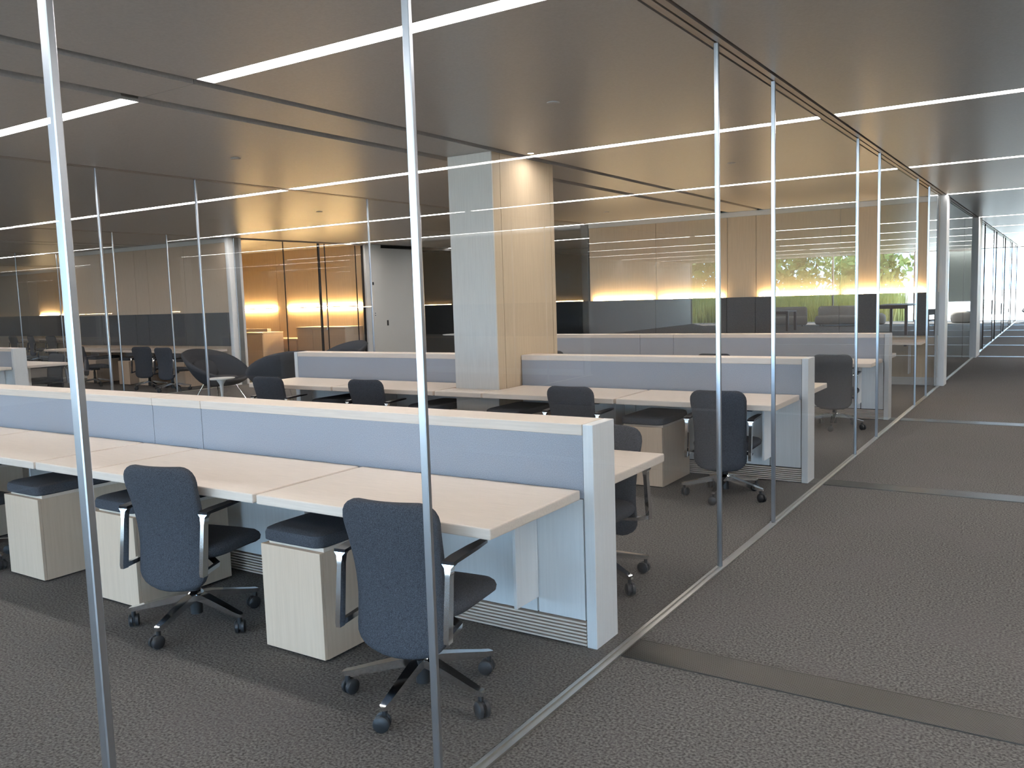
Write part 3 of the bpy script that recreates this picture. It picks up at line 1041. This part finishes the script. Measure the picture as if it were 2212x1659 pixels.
frame_table(1.35, 30.5, 0.1, 0.55, 1.1, 0.95, 'high dark wooden table mirrored in the last glass pane')
frame_table(6.1, 32.6, 0.1, 0.8, 0.45, 0.74, 'dark wooden table mirrored in the glass beside the sofas')
t = empty('wooden_chair', (0.45, 29.6, 0), -1.2)
MB().rbox(-0.22, 0.22, -0.22, 0.22, 0.43, 0.47, 0.01, 2).obj('seat', 'dark_wood', t)
MB().rbox(-0.22, 0.22, -0.24, -0.21, 0.62, 0.80, 0.01, 2).obj('backrest', 'dark_wood', t)
for sx in (-0.2, 0.2):
    MB().box(sx - 0.018, sx + 0.018, -0.24, -0.205, 0, 0.8).obj('leg', 'dark_wood', t)
    MB().box(sx - 0.018, sx + 0.018, 0.185, 0.22, 0, 0.43).obj('leg', 'dark_wood', t)
tag(t, 'dark wooden chair drawn up to the high table', 'chair')

t = empty('roller_blind', (0.23, YE - 0.10, CZ - 0.05))
MB().tube([(-0.6, 0, 0), (0.6, 0, 0)], 0.03, 12).obj('roller', 'alu_flat', t, True)
MB().box(-0.59, 0.59, -0.004, -0.001, -2.05, 0.0).obj('shade', 'grey_paint', t)
MB().box(-0.59, 0.59, -0.010, 0.005, -2.08, -2.05).obj('bottom_bar', 'alu_flat', t)
tag(t, 'grey-green roller blind half lowered over the corridor end window', 'blind')

# ------------------------------------------------------------------ floor grilles in the corridor
for k, y in enumerate([3.385, 7.15, 10.915, 20.8, 24.55, 28.3, 32.0, 35.8]):
    t = empty('floor_grille', (0, y, 0))
    x0, x1 = XW + 0.027, 4.55
    h = 0.102
    m = MB()
    m.box(x0, x1, -h, -h + 0.004, 0, 0.006)
    m.box(x0, x1, h - 0.004, h, 0, 0.006)
    m.obj('frame', 'grille_metal', t)
    m = MB()
    ns = 21
    for i in range(ns):
        c = -h + 0.007 + (2 * h - 0.014) * (i + 0.5) / ns
        m.box(x0, x1, c - 0.0026, c + 0.0026, 0.001, 0.0055)
    o = m.obj('grille_bars', 'grille_metal', t)
    o['kind'] = 'stuff'
    MB().box(x0, x1, -h + 0.004, h - 0.004, 0.0002, 0.001).obj('backing', 'black', t)
    tag(t, f'linear metal floor grille across the corridor carpet, {ORD[k]} one going deeper', 'floor grille', 'linear floor grilles in the corridor')

# ------------------------------------------------------------------ planting outside
import random
rnd = random.Random(5)


def tree(x, y, h, r, label, name='tree'):
    t = empty(name, (x, y, -0.22))
    MB().tube([(0, 0, 0), (0.05, 0.02, h * 0.35), (0.0, 0.1, h * 0.62)], [0.12, 0.09, 0.04], 8).obj('trunk', 'bark', t, True)
    m = MB()
    for i in range(1500):
        a, b = rnd.uniform(0, 2 * PI), math.acos(rnd.uniform(-1, 1))
        q = rnd.uniform(0.45, 1.0) * (0.85 + 0.3 * math.sin(3 * a + b * 4))
        p = Vector((r * q * math.cos(a) * math.sin(b), r * q * math.sin(a) * math.sin(b), h * 0.50 + h * 0.46 * q * math.cos(b)))
        d1 = Vector((rnd.uniform(-1, 1), rnd.uniform(-1, 1), rnd.uniform(-1, 1))).normalized() * 0.22
        d2 = Vector((rnd.uniform(-1, 1), rnd.uniform(-1, 1), rnd.uniform(-1, 1))).normalized() * 0.13
        m.add([p - d1, p + d2, p + d1, p - d2], [(0, 1, 2, 3)])
    o = m.obj('crown', 'leaf', t)
    tag(t, label, 'tree', 'garden trees beyond the end window')


for i, (x, y, h, r) in enumerate(((5.5, 49, 5.0, 2.1), (10.0, 50, 6.0, 2.3), (15.2, 49, 5.0, 2.2), (8.0, 57, 7.0, 3.0))):
    tree(x, y, h, r, f'leafy green tree outside the end window, mirrored in the glass, {ORD[i]} from the corridor axis')
m = MB()
for i in range(9000):
    x, y = rnd.uniform(3.2, 15), rnd.uniform(40.8, 45.5)
    hh = rnd.uniform(0.5, 1.0) + (y - 40.8) * 0.32 * rnd.uniform(0.5, 1)
    a = rnd.uniform(0, PI)
    w = 0.035
    dx, dy = math.cos(a) * w, math.sin(a) * w
    lx, ly = rnd.uniform(-0.2, 0.2), rnd.uniform(-0.2, 0.2)
    m.add([(x - dx, y - dy, -0.22), (x + dx, y + dy, -0.22), (x + lx, y + ly, hh)], [(0, 1, 2)])
o = m.obj('grass', 'dry_grass')
o['kind'] = 'stuff'
o['label'] = 'tall yellow-green grass outside the end window'
o['category'] = 'grass'
